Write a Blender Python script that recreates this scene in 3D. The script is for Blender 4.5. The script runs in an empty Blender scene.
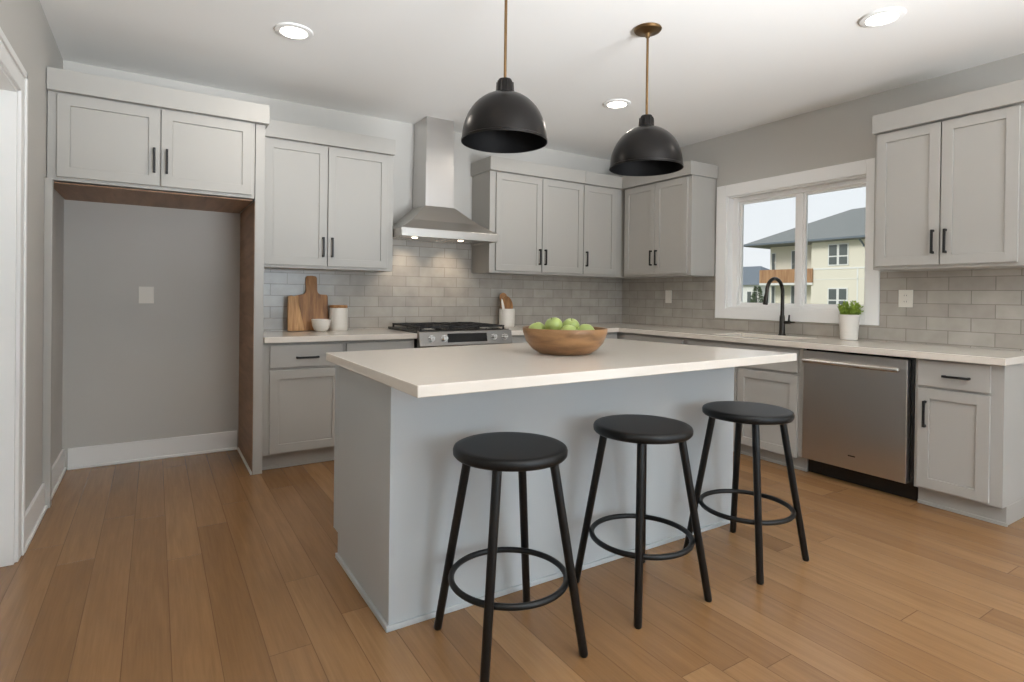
import bpy, bmesh, math, random
from mathutils import Vector, Matrix
random.seed(7)
S = bpy.context.scene
COL = S.collection

# ------------------------------------------------------------------ camera
F_PX, PX, PY = 564.9965, 510.0225, 298.9711
YAW, ROLL, PITCH = -.5609, .0122, -.0059
cd = bpy.data.cameras.new('camera')
cam = bpy.data.objects.new('camera', cd)
COL.objects.link(cam)
c_, s_ = math.cos(YAW), math.sin(YAW)
R = Vector((c_, s_, 0)); Fw = Vector((-s_, c_, 0)); U = Vector((0, 0, 1))
Fw, U = math.cos(PITCH) * Fw + math.sin(PITCH) * U, -math.sin(PITCH) * Fw + math.cos(PITCH) * U
R, U = math.cos(ROLL) * R + math.sin(ROLL) * U, math.cos(ROLL) * U - math.sin(ROLL) * R
m = Matrix((R, U, -Fw)).transposed().to_4x4()
m.translation = Vector((-4.3729, -4.6303, 1.1866))
cam.matrix_world = m
cd.sensor_width = 36
cd.lens = F_PX * 36 / 1024
cd.shift_x = (512 - PX) / 1024
cd.shift_y = (PY - 341) / 1024
cd.clip_start = .05
cd.clip_end = 300
S.camera = cam

# ------------------------------------------------------------------ view, sky, sun
S.view_settings.view_transform = 'Standard'
S.view_settings.look = 'None'
S.view_settings.gamma = 1
S.view_settings.use_curve_mapping = False
S.view_settings.exposure = .36
S.cycles.use_denoising = True
S.cycles.max_bounces = 10
S.cycles.diffuse_bounces = 6
S.cycles.sample_clamp_indirect = 6

W = bpy.data.worlds.new('overcast_sky')
S.world = W
W.use_nodes = True
wn = W.node_tree
wn.nodes.clear()
wo = wn.nodes.new('ShaderNodeOutputWorld')
wb = wn.nodes.new('ShaderNodeBackground')
wt = wn.nodes.new('ShaderNodeTexCoord')
wx = wn.nodes.new('ShaderNodeSeparateXYZ')
wr = wn.nodes.new('ShaderNodeValToRGB')
wr.color_ramp.elements[0].position = .0
wr.color_ramp.elements[0].color = (.93, .95, .97, 1)
wr.color_ramp.elements[1].position = .6
wr.color_ramp.elements[1].color = (.80, .88, .97, 1)
wn.links.new(wt.outputs['Generated'], wx.inputs[0])
wn.links.new(wx.outputs['Z'], wr.inputs[0])
wn.links.new(wr.outputs[0], wb.inputs['Color'])
wb.inputs['Strength'].default_value = .80
wn.links.new(wb.outputs[0], wo.inputs[0])


def lamp(kind, name, loc, energy, color, direction=None, parent=None, **kw):
    d = bpy.data.lights.new(name, kind)
    d.energy = energy
    d.color = color
    for k, v in kw.items():
        setattr(d, k, v)
    o = bpy.data.objects.new(name, d)
    COL.objects.link(o)
    o.location = loc
    if direction is not None:
        o.rotation_euler = Vector(direction).to_track_quat('-Z', 'Y').to_euler()
    if parent:
        o.parent = parent
    return o


# hazy sun on the houses outside (comes over our roof, does not enter the room)
lamp('SUN', 'hazy_sun', (-20, 10, 30), 1.45, (1, .97, .90), (.80, -.22, -.52), angle=math.radians(18))
# daylight in the big windows behind the photographer
DAY = (.74, .88, 1.0)
FILL_WHITE = (.92, .955, 1.0)
lamp('AREA', 'daylight_window', (-2.45, -8.05, 1.45), 64, DAY, (0, 1, 0), shape='RECTANGLE', size=2.3, size_y=1.9)
lamp('AREA', 'daylight_window', (-.06, -6.5, 1.25), 24, DAY, (-1, 0, 0), shape='RECTANGLE', size=1.9, size_y=2.1)
# added fill lamp inside the front window, tilted up to brighten the ceiling
lamp('AREA', 'added_ceiling_fill', (-2.45, -7.9, .65), 108, FILL_WHITE, (-.12, 1.45, 1), shape='RECTANGLE', size=2.3, size_y=1.0, spread=math.radians(62))

# ------------------------------------------------------------------ helpers


def lin(r, g, b):
    f = lambda v: (v / 255 / 12.92) if v / 255 <= .04045 else ((v / 255 + .055) / 1.055) ** 2.4
    return (f(r), f(g), f(b), 1)


def new_mat(name):
    mt = bpy.data.materials.new(name)
    mt.use_nodes = True
    n = mt.node_tree
    n.nodes.clear()
    o = n.nodes.new('ShaderNodeOutputMaterial')
    b = n.nodes.new('ShaderNodeBsdfPrincipled')
    n.links.new(b.outputs[0], o.inputs[0])
    return mt, n, b


def N(n, kind, **kw):
    x = n.nodes.new('ShaderNode' + kind)
    for k, v in kw.items():
        if k.startswith('i_'):
            x.inputs[k[2:].replace('_', ' ')].default_value = v
        else:
            setattr(x, k, v)
    return x


def coords(n, scale=(1, 1, 1), kind='Object'):
    t = N(n, 'TexCoord')
    mp = N(n, 'Mapping')
    mp.inputs['Scale'].default_value = scale
    n.links.new(t.outputs[kind], mp.inputs[0])
    return mp.outputs[0]


def plain(name, col, rough=.5, metal=0., var=.03, scale=3., bump=0., bscale=120., spec=.5, stretch=(1, 1, 1), coat=0.):
    """principled with a slight procedural tone variation and optional fine bump"""
    mt, n, b = new_mat(name)
    v = coords(n, stretch)
    ns = N(n, 'TexNoise', i_Scale=scale, i_Detail=3.)
    n.links.new(v, ns.inputs['Vector'])
    mx = N(n, 'MixRGB', blend_type='MIX')
    mx.inputs[1].default_value = tuple(c * (1 - var) for c in col[:3]) + (1,)
    mx.inputs[2].default_value = tuple(min(1, c * (1 + var)) for c in col[:3]) + (1,)
    n.links.new(ns.outputs[0], mx.inputs[0])
    n.links.new(mx.outputs[0], b.inputs['Base Color'])
    b.inputs['Roughness'].default_value = rough
    b.inputs['Metallic'].default_value = metal
    b.inputs['Specular IOR Level'].default_value = spec
    b.inputs['Coat Weight'].default_value = coat
    if bump:
        n2 = N(n, 'TexNoise', i_Scale=bscale, i_Detail=2.)
        n.links.new(v, n2.inputs['Vector'])
        bp = N(n, 'Bump', i_Strength=bump, i_Distance=.002)
        n.links.new(n2.outputs[0], bp.inputs['Height'])
        n.links.new(bp.outputs[0], b.inputs['Normal'])
    return mt


def brushed(name, col, rough, stretch):
    mt, n, b = new_mat(name)
    v = coords(n, stretch)
    ns = N(n, 'TexNoise', i_Scale=1., i_Detail=4.)
    n.links.new(v, ns.inputs['Vector'])
    mr = N(n, 'MapRange')
    mr.inputs[3].default_value = rough - .012
    mr.inputs[4].default_value = rough + .018
    n.links.new(ns.outputs[0], mr.inputs[0])
    n.links.new(mr.outputs[0], b.inputs['Roughness'])
    b.inputs['Base Color'].default_value = col
    b.inputs['Metallic'].default_value = 1
    b.inputs['Anisotropic'].default_value = .6
    return mt


def wood(name, dark, light, stretch=(4, 40, 40), rough=.5, scale=1.):
    mt, n, b = new_mat(name)
    v = coords(n, stretch)
    ns = N(n, 'TexNoise', i_Scale=scale, i_Detail=5., i_Distortion=.6)
    n.links.new(v, ns.inputs['Vector'])
    rp = N(n, 'ValToRGB')
    rp.color_ramp.elements[0].position = .3
    rp.color_ramp.elements[0].color = dark
    rp.color_ramp.elements[1].position = .7
    rp.color_ramp.elements[1].color = light
    n.links.new(ns.outputs[0], rp.inputs[0])
    n.links.new(rp.outputs[0], b.inputs['Base Color'])
    b.inputs['Roughness'].default_value = rough
    return mt


def mat_floor():
    mt, n, b = new_mat('oak_planks')
    PW, PL = .135, 1.55
    t = N(n, 'TexCoord')
    sp = N(n, 'SeparateXYZ')
    n.links.new(t.outputs['Object'], sp.inputs[0])

    def M(op, a, bb=None):
        x = N(n, 'Math', operation=op)
        for i, q in enumerate((a, bb)):
            if q is None:
                continue
            if isinstance(q, (int, float)):
                x.inputs[i].default_value = q
            else:
                n.links.new(q, x.inputs[i])
        return x.outputs[0]
    rowf = M('DIVIDE', sp.outputs[0], PW)
    row = M('FLOOR', rowf)
    w1 = N(n, 'TexWhiteNoise', noise_dimensions='1D')
    n.links.new(row, w1.inputs['W'])
    yy = M('ADD', M('DIVIDE', sp.outputs[1], PL), M('MULTIPLY', w1.outputs[0], 7.3))
    seg = M('FLOOR', yy)
    cb = N(n, 'CombineXYZ')
    n.links.new(row, cb.inputs[0])
    n.links.new(seg, cb.inputs[1])
    w2 = N(n, 'TexWhiteNoise', noise_dimensions='2D')
    n.links.new(cb.outputs[0], w2.inputs['Vector'])
    # joints
    fx = M('FRACT', rowf)
    fy = M('FRACT', yy)
    ex = M('MULTIPLY', M('MINIMUM', fx, M('SUBTRACT', 1., fx)), PW)
    ey = M('MULTIPLY', M('MINIMUM', fy, M('SUBTRACT', 1., fy)), PL)
    e = M('MINIMUM', ex, ey)
    mr = N(n, 'MapRange')
    mr.inputs[1].default_value = .0004
    mr.inputs[2].default_value = .0018
    n.links.new(e, mr.inputs[0])
    # grain
    off = N(n, 'VectorMath', operation='MULTIPLY_ADD')
    n.links.new(w2.outputs['Color'], off.inputs[0])
    off.inputs[1].default_value = (20, 20, 20)
    n.links.new(t.outputs['Object'], off.inputs[2])
    mp = N(n, 'Mapping')
    mp.inputs['Scale'].default_value = (26, 1.6, 26)
    n.links.new(off.outputs[0], mp.inputs[0])
    ns = N(n, 'TexNoise', i_Scale=1., i_Detail=6., i_Roughness=.62, i_Distortion=.9)
    n.links.new(mp.outputs[0], ns.inputs['Vector'])
    mp2 = N(n, 'Mapping')
    mp2.inputs['Scale'].default_value = (150, 5, 150)
    n.links.new(off.outputs[0], mp2.inputs[0])
    n2 = N(n, 'TexNoise', i_Scale=1., i_Detail=3.)
    n.links.new(mp2.outputs[0], n2.inputs['Vector'])
    rp = N(n, 'ValToRGB')
    els = rp.color_ramp.elements
    els[0].position = 0.
    els[0].color = lin(*FLOOR[0])
    els[1].position = 1.
    els[1].color = lin(*FLOOR[2])
    k = els.new(.5)
    k.color = lin(*FLOOR[1])
    n.links.new(w2.outputs[0], rp.inputs[0])
    gr = N(n, 'MixRGB', blend_type='MULTIPLY')
    gr.inputs[0].default_value = 1
    g1 = N(n, 'ValToRGB')
    g1.color_ramp.elements[0].position = .3
    g1.color_ramp.elements[0].color = (.80, .78, .75, 1)
    g1.color_ramp.elements[1].position = .66
    g1.color_ramp.elements[1].color = (1.06, 1.06, 1.06, 1)
    mixn = N(n, 'MixRGB')
    mixn.inputs[0].default_value = .35
    n.links.new(ns.outputs[0], mixn.inputs[1])
    n.links.new(n2.outputs[0], mixn.inputs[2])
    n.links.new(mixn.outputs[0], g1.inputs[0])
    n.links.new(rp.outputs[0], gr.inputs[1])
    n.links.new(g1.outputs[0], gr.inputs[2])
    jn = N(n, 'MixRGB', blend_type='MIX')
    jn.inputs[1].default_value = lin(106, 76, 46)
    n.links.new(mr.outputs[0], jn.inputs[0])
    n.links.new(gr.outputs[0], jn.inputs[2])
    n.links.new(jn.outputs[0], b.inputs['Base Color'])
    b.inputs['Roughness'].default_value = .27
    bp = N(n, 'Bump', i_Strength=.35, i_Distance=.0015)
    n.links.new(mr.outputs[0], bp.inputs['Height'])
    n.links.new(bp.outputs[0], b.inputs['Normal'])
    return mt


def mat_tile(name, axis):
    mt, n, b = new_mat(name)
    t = N(n, 'TexCoord')
    sp = N(n, 'SeparateXYZ')
    n.links.new(t.outputs['Object'], sp.inputs[0])
    cb = N(n, 'CombineXYZ')
    if axis == 'y':
        ng = N(n, 'Math', operation='MULTIPLY')
        ng.inputs[1].default_value = -1
        n.links.new(sp.outputs['Y'], ng.inputs[0])
        n.links.new(ng.outputs[0], cb.inputs[0])
    else:
        ad0 = N(n, 'Math', operation='ADD')
        ad0.inputs[1].default_value = 10.19
        n.links.new(sp.outputs['X'], ad0.inputs[0])
        n.links.new(ad0.outputs[0], cb.inputs[0])
    ad = N(n, 'Math', operation='ADD')
    ad.inputs[1].default_value = -.905 + .0875 * 40
    n.links.new(sp.outputs['Z'], ad.inputs[0])
    n.links.new(ad.outputs[0], cb.inputs[1])
    br = N(n, 'TexBrick', offset=.5, offset_frequency=2)
    br.inputs['Scale'].default_value = 1
    br.inputs['Brick Width'].default_value = .243
    br.inputs['Row Height'].default_value = .0875
    br.inputs['Mortar Size'].default_value = .0022
    br.inputs['Mortar Smooth'].default_value = .15
    br.inputs['Color1'].default_value = lin(*TILE[0])
    br.inputs['Color2'].default_value = lin(*TILE[1])
    br.inputs['Mortar'].default_value = lin(*TILE[2])
    n.links.new(cb.outputs[0], br.inputs['Vector'])
    ns = N(n, 'TexNoise', i_Scale=9., i_Detail=4.)
    n.links.new(t.outputs['Object'], ns.inputs['Vector'])
    g1 = N(n, 'ValToRGB')
    g1.color_ramp.elements[0].position = .3
    g1.color_ramp.elements[0].color = (.88, .88, .87, 1)
    g1.color_ramp.elements[1].position = .7
    g1.color_ramp.elements[1].color = (1.05, 1.05, 1.05, 1)
    n.links.new(ns.outputs[0], g1.inputs[0])
    mx = N(n, 'MixRGB', blend_type='MULTIPLY')
    mx.inputs[0].default_value = 1
    n.links.new(br.outputs[0], mx.inputs[1])
    n.links.new(g1.outputs[0], mx.inputs[2])
    n.links.new(mx.outputs[0], b.inputs['Base Color'])
    b.inputs['Roughness'].default_value = .22
    n2 = N(n, 'TexNoise', i_Scale=16., i_Detail=2.)
    n.links.new(t.outputs['Object'], n2.inputs['Vector'])
    b1 = N(n, 'Bump', i_Strength=.12, i_Distance=.01)
    n.links.new(n2.outputs[0], b1.inputs['Height'])
    b2 = N(n, 'Bump', i_Strength=.6, i_Distance=.0015, invert=True)
    n.links.new(br.outputs['Fac'], b2.inputs['Height'])
    n.links.new(b1.outputs[0], b2.inputs['Normal'])
    n.links.new(b2.outputs[0], b.inputs['Normal'])
    return mt


def mat_glass():
    mt, n, b = new_mat('window_glass')
    tr = N(n, 'BsdfTransparent')
    tr.inputs[0].default_value = (.97, .98, .98, 1)
    gl = N(n, 'BsdfGlossy', i_Roughness=.02)
    fr = N(n, 'Fresnel', i_IOR=1.3)
    mx = N(n, 'MixShader')
    n.links.new(fr.outputs[0], mx.inputs[0])
    n.links.new(tr.outputs[0], mx.inputs[1])
    n.links.new(gl.outputs[0], mx.inputs[2])
    o = [x for x in n.nodes if x.type == 'OUTPUT_MATERIAL'][0]
    n.links.new(mx.outputs[0], o.inputs[0])
    return mt


def mat_emit(name, col, strength):
    mt, n, b = new_mat(name)
    b.inputs['Base Color'].default_value = (.9, .9, .9, 1)
    b.inputs['Emission Color'].default_value = col
    b.inputs['Emission Strength'].default_value = strength
    return mt


FLOOR = ((136, 100, 64), (145, 108, 71), (155, 118, 80))
TILE = ((180, 174, 165), (168, 161, 152), (140, 134, 126))
M_WALL = plain('wall_paint', lin(193, 190, 184), .85, var=.01, bump=.05, bscale=260)
M_CEIL = plain('ceiling_paint', lin(238, 237, 234), .9, var=.008, bump=.05, bscale=200)
M_TRIM = plain('white_trim_paint', lin(234, 233, 230), .45, var=.01)
M_ISLAND = plain('island_paint', lin(184, 188, 189), .45, var=.01)
M_VINYL = plain('white_vinyl', lin(245, 244, 242), .4, var=.005)
M_CAB = plain('cabinet_paint', lin(174, 171, 165), .45, var=.01)
M_QUARTZ = plain('white_quartz', lin(226, 218, 207), .14, var=.02, scale=22)
M_FLOOR = mat_floor()
M_TILE_B = mat_tile('backsplash_tile_back', 'x')
M_TILE_R = mat_tile('backsplash_tile_right', 'y')
M_GLASS = mat_glass()
M_BLACK = plain('black_handle_metal', lin(14, 13, 12), .45, metal=.0, var=.05)
M_STOOL = plain('black_painted_stool', lin(11, 11, 11), .42, var=.12, scale=14, bump=.06, bscale=60, spec=.38)
M_STEEL_S = plain('satin_hood_steel', (.56, .535, .50, 1), .32, metal=1., var=.015, scale=2)
M_STEEL_V = brushed('brushed_steel_vertical', (.60, .58, .56, 1), .30, (220, 220, 3))
M_STEEL_H = brushed('brushed_steel_horizontal', (.60, .58, .55, 1), .27, (3, 3, 260))
M_STEEL_D = brushed('dark_brushed_steel', (.26, .24, .22, 1), .36, (3, 3, 260))
M_BRASS = plain('aged_brass', lin(132, 106, 74), .36, metal=1., var=.08, scale=20)
M_BRONZE = plain('dark_bronze_shade', lin(27, 24, 22), .30, metal=.6, var=.1, scale=6)
M_SHADE_IN = plain('black_shade_lining', lin(4, 4, 5), .7, var=.05, spec=.2)
M_DARKW = wood('walnut_veneer', lin(124, 92, 66), lin(160, 122, 90), (18, 2, 18), .5)
M_BOWLW = wood('acacia_bowl_wood', lin(108, 76, 46), lin(156, 116, 76), (7, 7, 30), .45)
M_BOARD = wood('oiled_board_wood', lin(126, 84, 46), lin(184, 132, 80), (45, 45, 5), .5)
M_BOARD2 = wood('live_edge_wood', lin(160, 112, 66), lin(208, 162, 108), (60, 60, 6), .5)
M_SPOON = wood('spoon_wood', lin(150, 102, 60), lin(196, 146, 96), (30, 30, 6), .5)
M_CERAM = plain('white_ceramic', lin(228, 222, 213), .35, var=.02)
M_POT = plain('white_pot', lin(226, 221, 213), .5, var=.02)
M_LEAF = plain('fresh_leaf', lin(140, 164, 58), .45, var=.35, scale=40)
M_SOIL = plain('potting_soil', lin(52, 40, 30), .9, var=.4, scale=80)
M_APPLE = plain('green_apple_skin', lin(158, 174, 98), .32, var=.22, scale=14)
M_STEM = plain('apple_stem', lin(84, 62, 38), .7, var=.2)
M_PLATE = plain('switch_plate_white', lin(224, 219, 209), .4, var=.01)
M_DARKHOLE = plain('dark_slot', lin(40, 38, 36), .6)
M_COOK = plain('black_enamel', lin(22, 21, 21), .25, var=.1)
M_IRON = plain('cast_iron', lin(30, 28, 28), .55, var=.2, scale=40)
M_SCREEN = plain('black_glass', lin(14, 14, 15), .08, var=.02)
M_LENS = mat_emit('warm_led_lens', (1, .93, .82, 1), 9)
M_HLENS = mat_emit('hood_lamp_lens', (1, .84, .62, 1), 5)
M_HSIDE = plain('cream_siding', lin(231, 224, 207), .8, var=.02, scale=2)
M_HROOF = plain('grey_shingles', lin(128, 130, 128), .9, var=.12, scale=3, stretch=(1, 1, 6))
M_HWIN = plain('dark_window_glass', lin(92, 98, 96), .15, var=.1, scale=1)
M_HTRIM = plain('house_white_trim', lin(232, 231, 226), .6)
M_HWOOD = wood('balcony_cedar', lin(150, 108, 74), lin(186, 144, 104), (2, 8, .6), .7)
M_GRASS = plain('lawn', lin(120, 126, 96), .95, var=.25, scale=2)
M_BUSH = plain('dark_shrub_leaf', lin(86, 104, 70), .8, var=.4, scale=6)
M_HROOF2 = plain('blue_grey_shingles', lin(112, 120, 128), .9, var=.1, scale=2)
M_BRONZED = plain('oil_rubbed_bronze', lin(60, 56, 52), .3, metal=.8, var=.1, scale=30)

ROOT = {}


def thing(name, label, cat, loc=(0, 0, 0), group=None, rz=0., kind=None):
    o = bpy.data.objects.new(name, None)
    o.empty_display_size = .1
    COL.objects.link(o)
    o.location = loc
    o.rotation_euler = (0, 0, rz)
    o['label'] = label
    o['category'] = cat
    if group:
        o['group'] = group
    if kind:
        o['kind'] = kind
    ROOT[o.name] = Vector(loc)
    return o


def obj(name, bm, mat, parent=None, loc=None, bevel=0., smooth=False, mat2=None, local=False, seg=2, label=None):
    """link a bmesh given in world coordinates (or local=True) as one mesh object"""
    if parent is not None:
        base = ROOT[parent.name]
    else:
        base = Vector(loc) if loc is not None else Vector((0, 0, 0))
    if not local:
        bmesh.ops.translate(bm, verts=bm.verts, vec=-base)
    bmesh.ops.recalc_face_normals(bm, faces=bm.faces)
    me = bpy.data.meshes.new(name)
    if smooth:
        for f in bm.faces:
            f.smooth = True
    bm.to_mesh(me)
    bm.free()
    me.materials.append(mat)
    if mat2:
        me.materials.append(mat2)
    o = bpy.data.objects.new(name, me)
    COL.objects.link(o)
    if parent is not None:
        o.parent = parent
        ROOT[o.name] = base
    else:
        o.location = base
        ROOT[o.name] = base
    if smooth:
        try:
            me.set_sharp_from_angle(angle=math.radians(40))
        except Exception:
            pass
    if bevel:
        md = o.modifiers.new('bevel', 'BEVEL')
        md.width = bevel
        md.segments = seg
        md.limit_method = 'ANGLE'
        md.angle_limit = math.radians(40)
    if label:
        o['label'] = label
    return o


def tag(o, label, cat=None, group=None, kind=None):
    o['label'] = label
    if cat:
        o['category'] = cat
    if group:
        o['group'] = group
    if kind:
        o['kind'] = kind
    return o


def struct(name, bm, mat, loc=(0, 0, 0), label=None, parent=None, **kw):
    o = obj(name, bm, mat, parent, loc, **kw)
    if parent is None:
        o['kind'] = 'structure'
        if label:
            o['label'] = label
    return o


def BM():
    return bmesh.new()


def box(bm, x0, x1, y0, y1, z0, z1):
    x0, x1 = min(x0, x1), max(x0, x1)
    y0, y1 = min(y0, y1), max(y0, y1)
    z0, z1 = min(z0, z1), max(z0, z1)
    v = [bm.verts.new(p) for p in ((x0, y0, z0), (x1, y0, z0), (x1, y1, z0), (x0, y1, z0),
                                   (x0, y0, z1), (x1, y0, z1), (x1, y1, z1), (x0, y1, z1))]
    for f in ((0, 3, 2, 1), (4, 5, 6, 7), (0, 1, 5, 4), (1, 2, 6, 5), (2, 3, 7, 6), (3, 0, 4, 7)):
        bm.faces.new([v[i] for i in f])
    return bm


def prism(bm, pts, z0, z1, M=lambda p: p):
    """polygon (a,b) extruded from z0 to z1 then mapped"""
    lo = [bm.verts.new(M((a, b, z0))) for a, b in pts]
    hi = [bm.verts.new(M((a, b, z1))) for a, b in pts]
    k = len(pts)
    bm.faces.new(lo[::-1])
    bm.faces.new(hi)
    for i in range(k):
        j = (i + 1) % k
        bm.faces.new((lo[i], lo[j], hi[j], hi[i]))
    return bm


def lathe(bm, prof, c=(0, 0, 0), seg=40, closed=False):
    """prof: list of (r, z)"""
    rings = []
    for r, z in prof:
        if r < 1e-6:
            rings.append([bm.verts.new((c[0], c[1], c[2] + z))])
        else:
            rings.append([bm.verts.new((c[0] + r * math.cos(2 * math.pi * i / seg), c[1] + r * math.sin(2 * math.pi * i / seg), c[2] + z)) for i in range(seg)])
    prs = list(zip(rings, rings[1:]))
    if closed:
        prs.append((rings[-1], rings[0]))
    for a, b in prs:
        for i in range(seg):
            j = (i + 1) % seg
            if len(a) == 1 and len(b) == 1:
                continue
            if len(a) == 1:
                bm.faces.new((a[0], b[j], b[i]))
            elif len(b) == 1:
                bm.faces.new((a[i], a[j], b[0]))
            else:
                bm.faces.new((a[i], a[j], b[j], b[i]))
    return bm


def tube(bm, pts, r, seg=12, caps=True, cyc=False):
    pts = [Vector(p) for p in pts]
    rs = r if isinstance(r, (list, tuple)) else [r] * len(pts)
    rings = []
    up = Vector((0, 0, 1))
    prev = None
    for i, p in enumerate(pts):
        if cyc:
            d = (pts[(i + 1) % len(pts)] - pts[i - 1]).normalized()
        else:
            d = (pts[min(i + 1, len(pts) - 1)] - pts[max(i - 1, 0)]).normalized()
        if prev is None:
            a = d.cross(up if abs(d.z) < .95 else Vector((1, 0, 0))).normalized()
        else:
            a = (prev - d * prev.dot(d)).normalized()
        prev = a
        b = d.cross(a)
        rings.append([bm.verts.new(p + rs[i] * (a * math.cos(2 * math.pi * k / seg) + b * math.sin(2 * math.pi * k / seg))) for k in range(seg)])
    prs = list(zip(rings, rings[1:]))
    if cyc:
        prs.append((rings[-1], rings[0]))
    for A, B in prs:
        for k in range(seg):
            j = (k + 1) % seg
            bm.faces.new((A[k], A[j], B[j], B[k]))
    if caps and not cyc:
        bm.faces.new(rings[0][::-1])
        bm.faces.new(rings[-1])
    return bm


def grid_slab(bm, us, vs, mask, w0, w1, M):
    """rectangles (us x vs) where mask(i,j), thickness w0..w1; M maps (u,v,w) to world"""
    us = list(us)
    vs = list(vs)
    cache = {}

    def V(i, j, k):
        if (i, j, k) not in cache:
            cache[(i, j, k)] = bm.verts.new(M((us[i], vs[j], (w0, w1)[k])))
        return cache[(i, j, k)]
    nu, nv = len(us) - 1, len(vs) - 1
    ok = lambda i, j: 0 <= i < nu and 0 <= j < nv and mask(i, j)
    for i in range(nu):
        for j in range(nv):
            if not ok(i, j):
                continue
            for k in (0, 1):
                bm.faces.new((V(i, j, k), V(i + 1, j, k), V(i + 1, j + 1, k), V(i, j + 1, k)))
            if not ok(i - 1, j):
                bm.faces.new((V(i, j, 0), V(i, j + 1, 0), V(i, j + 1, 1), V(i, j, 1)))
            if not ok(i + 1, j):
                bm.faces.new((V(i + 1, j, 0), V(i + 1, j + 1, 0), V(i + 1, j + 1, 1), V(i + 1, j, 1)))
            if not ok(i, j - 1):
                bm.faces.new((V(i, j, 0), V(i + 1, j, 0), V(i + 1, j, 1), V(i, j, 1)))
            if not ok(i, j + 1):
                bm.faces.new((V(i, j + 1, 0), V(i + 1, j + 1, 0), V(i + 1, j + 1, 1), V(i, j + 1, 1)))
    return bm


def dup(root, loc, label=None, group=None, rz=None, scale=None):
    r = root.copy()
    COL.objects.link(r)
    r.location = loc
    if rz is not None:
        r.rotation_euler = (0, 0, rz)
    if scale:
        r.scale = (scale,) * 3
    if label:
        r['label'] = label
    if group:
        r['group'] = group
    for ch in list(root.children):
        c = ch.copy()
        COL.objects.link(c)
        c.parent = r
        for g in ch.children:
            d = g.copy()
            COL.objects.link(d)
            d.parent = c
    return r


# runs: (u along the wall, w out into the room, z)
BACK = lambda p: (p[0], -p[1], p[2])
RIGHT = lambda p: (-p[1], -p[0], p[2])


def rbox(bm, Mf, u0, u1, w0, w1, z0, z1):
    a = Mf((u0, w0, z0))
    b = Mf((u1, w1, z1))
    return box(bm, a[0], b[0], a[1], b[1], a[2], b[2])


# ------------------------------------------------------------------ room shell
LX, ZC, FY = -4.885, 2.668, -8.2     # left wall, ceiling height, front wall behind the camera
struct('floor', box(BM(), LX - .14, .14, FY - .14, .14, -.06, 0), M_FLOOR, label='light oak plank floor')
struct('ceiling', box(BM(), LX - .14, .14, FY - .14, .14, ZC, ZC + .12), M_CEIL, label='white painted ceiling')
AD = .085      # the refrigerator alcove is set a little deeper
bm = grid_slab(BM(), [LX - .14, LX, -3.80, .14], [0, 1.79, ZC], lambda i, j: not (i == 1 and j == 0), 0, .16, lambda p: (p[0], p[2], p[1]))
box(bm, LX - .01, -3.79, AD, .15, 0, 1.80)
struct('wall_back', bm, M_WALL, label='grey wall behind the range')
# right wall with the kitchen window and a patio window behind the camera
WY0, WY1, WZ0, WZ1 = -1.345, -2.53, 1.096, 2.10
ys = [0, -WY0, -WY1, 5.5, 7.5, -FY]
zs = [0, .12, WZ0, WZ1, 2.35, ZC]


def rmask(i, j):
    if i == 1 and j == 2:
        return False
    if i == 3 and j in (1, 2, 3):
        return False
    return True


struct('wall_right', grid_slab(BM(), ys, zs, rmask, 0, .16, lambda p: (p[2], -p[0], p[1])), M_WALL, label='grey wall with the sink window')
xs = [LX - .14, -3.65, -1.25, .14]
zf = [0, .45, 2.45, ZC]
struct('wall_front', grid_slab(BM(), xs, zf, lambda i, j: not (i == 1 and j == 1), 0, .14, lambda p: (p[0], FY - p[2], p[1])), M_WALL, label='grey wall behind the camera')
# left wall with a doorway
DY0, DY1, DZ = -1.425, -2.33, 2.052
struct('wall_left', grid_slab(BM(), [0, -DY0, -DY1, -FY], [0, DZ, ZC], lambda i, j: not (i == 1 and j == 0), 0, .14, lambda p: (LX - p[2], -p[0], p[1])), M_WALL, label='grey wall with the white doorway')

# door in the left wall
d1 = thing('door_1', 'white door frame at the left edge of the room', 'door', (LX, (DY0 + DY1) / 2, 0), kind='structure')
bm = BM()
for (a, b, c, d) in ((DY0 + .10, DY0 + .004, 0, DZ + .10), (DY1 - .004, DY1 - .10, 0, DZ + .10)):
    box(bm, LX, LX + .016, a, b, c, d)
    box(bm, LX + .016, LX + .024, a if a > DY0 else b + .03, (a - .03) if a > DY0 else b, c, d)
box(bm, LX, LX + .016, DY0 + .004, DY1 - .004, DZ - .004, DZ + .10)
box(bm, LX + .016, LX + .024, DY0 + .10, DY1 - .10, DZ + .07, DZ + .10)
obj('casing', bm, M_TRIM, d1, bevel=.003)
bm = BM()
box(bm, LX - .14, LX + .004, DY0, DY0 - .018, 0, DZ)
box(bm, LX - .14, LX + .004, DY1, DY1 + .018, 0, DZ)
box(bm, LX - .14, LX + .004, DY0 - .018, DY1 + .018, DZ - .018, DZ)
obj('jamb', bm, M_TRIM, d1, bevel=.002)
bm = BM()
box(bm, LX - .138, LX - .10, DY0 - .02, DY1 + .02, .01, DZ - .02)
for (a, b) in ((.2, .95), (1.1, 1.85)):
    box(bm, LX - .10, LX - .096, DY0 - .14, DY1 + .14, a, b)
obj('door_slab', bm, M_TRIM, d1, bevel=.003)


def baseboard(bm, Mf, u0, u1):
    rbox(bm, Mf, u0, u1, 0, .014, 0, .14)
    rbox(bm, Mf, u0, u1, .014, .026, 0, .018)


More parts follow.
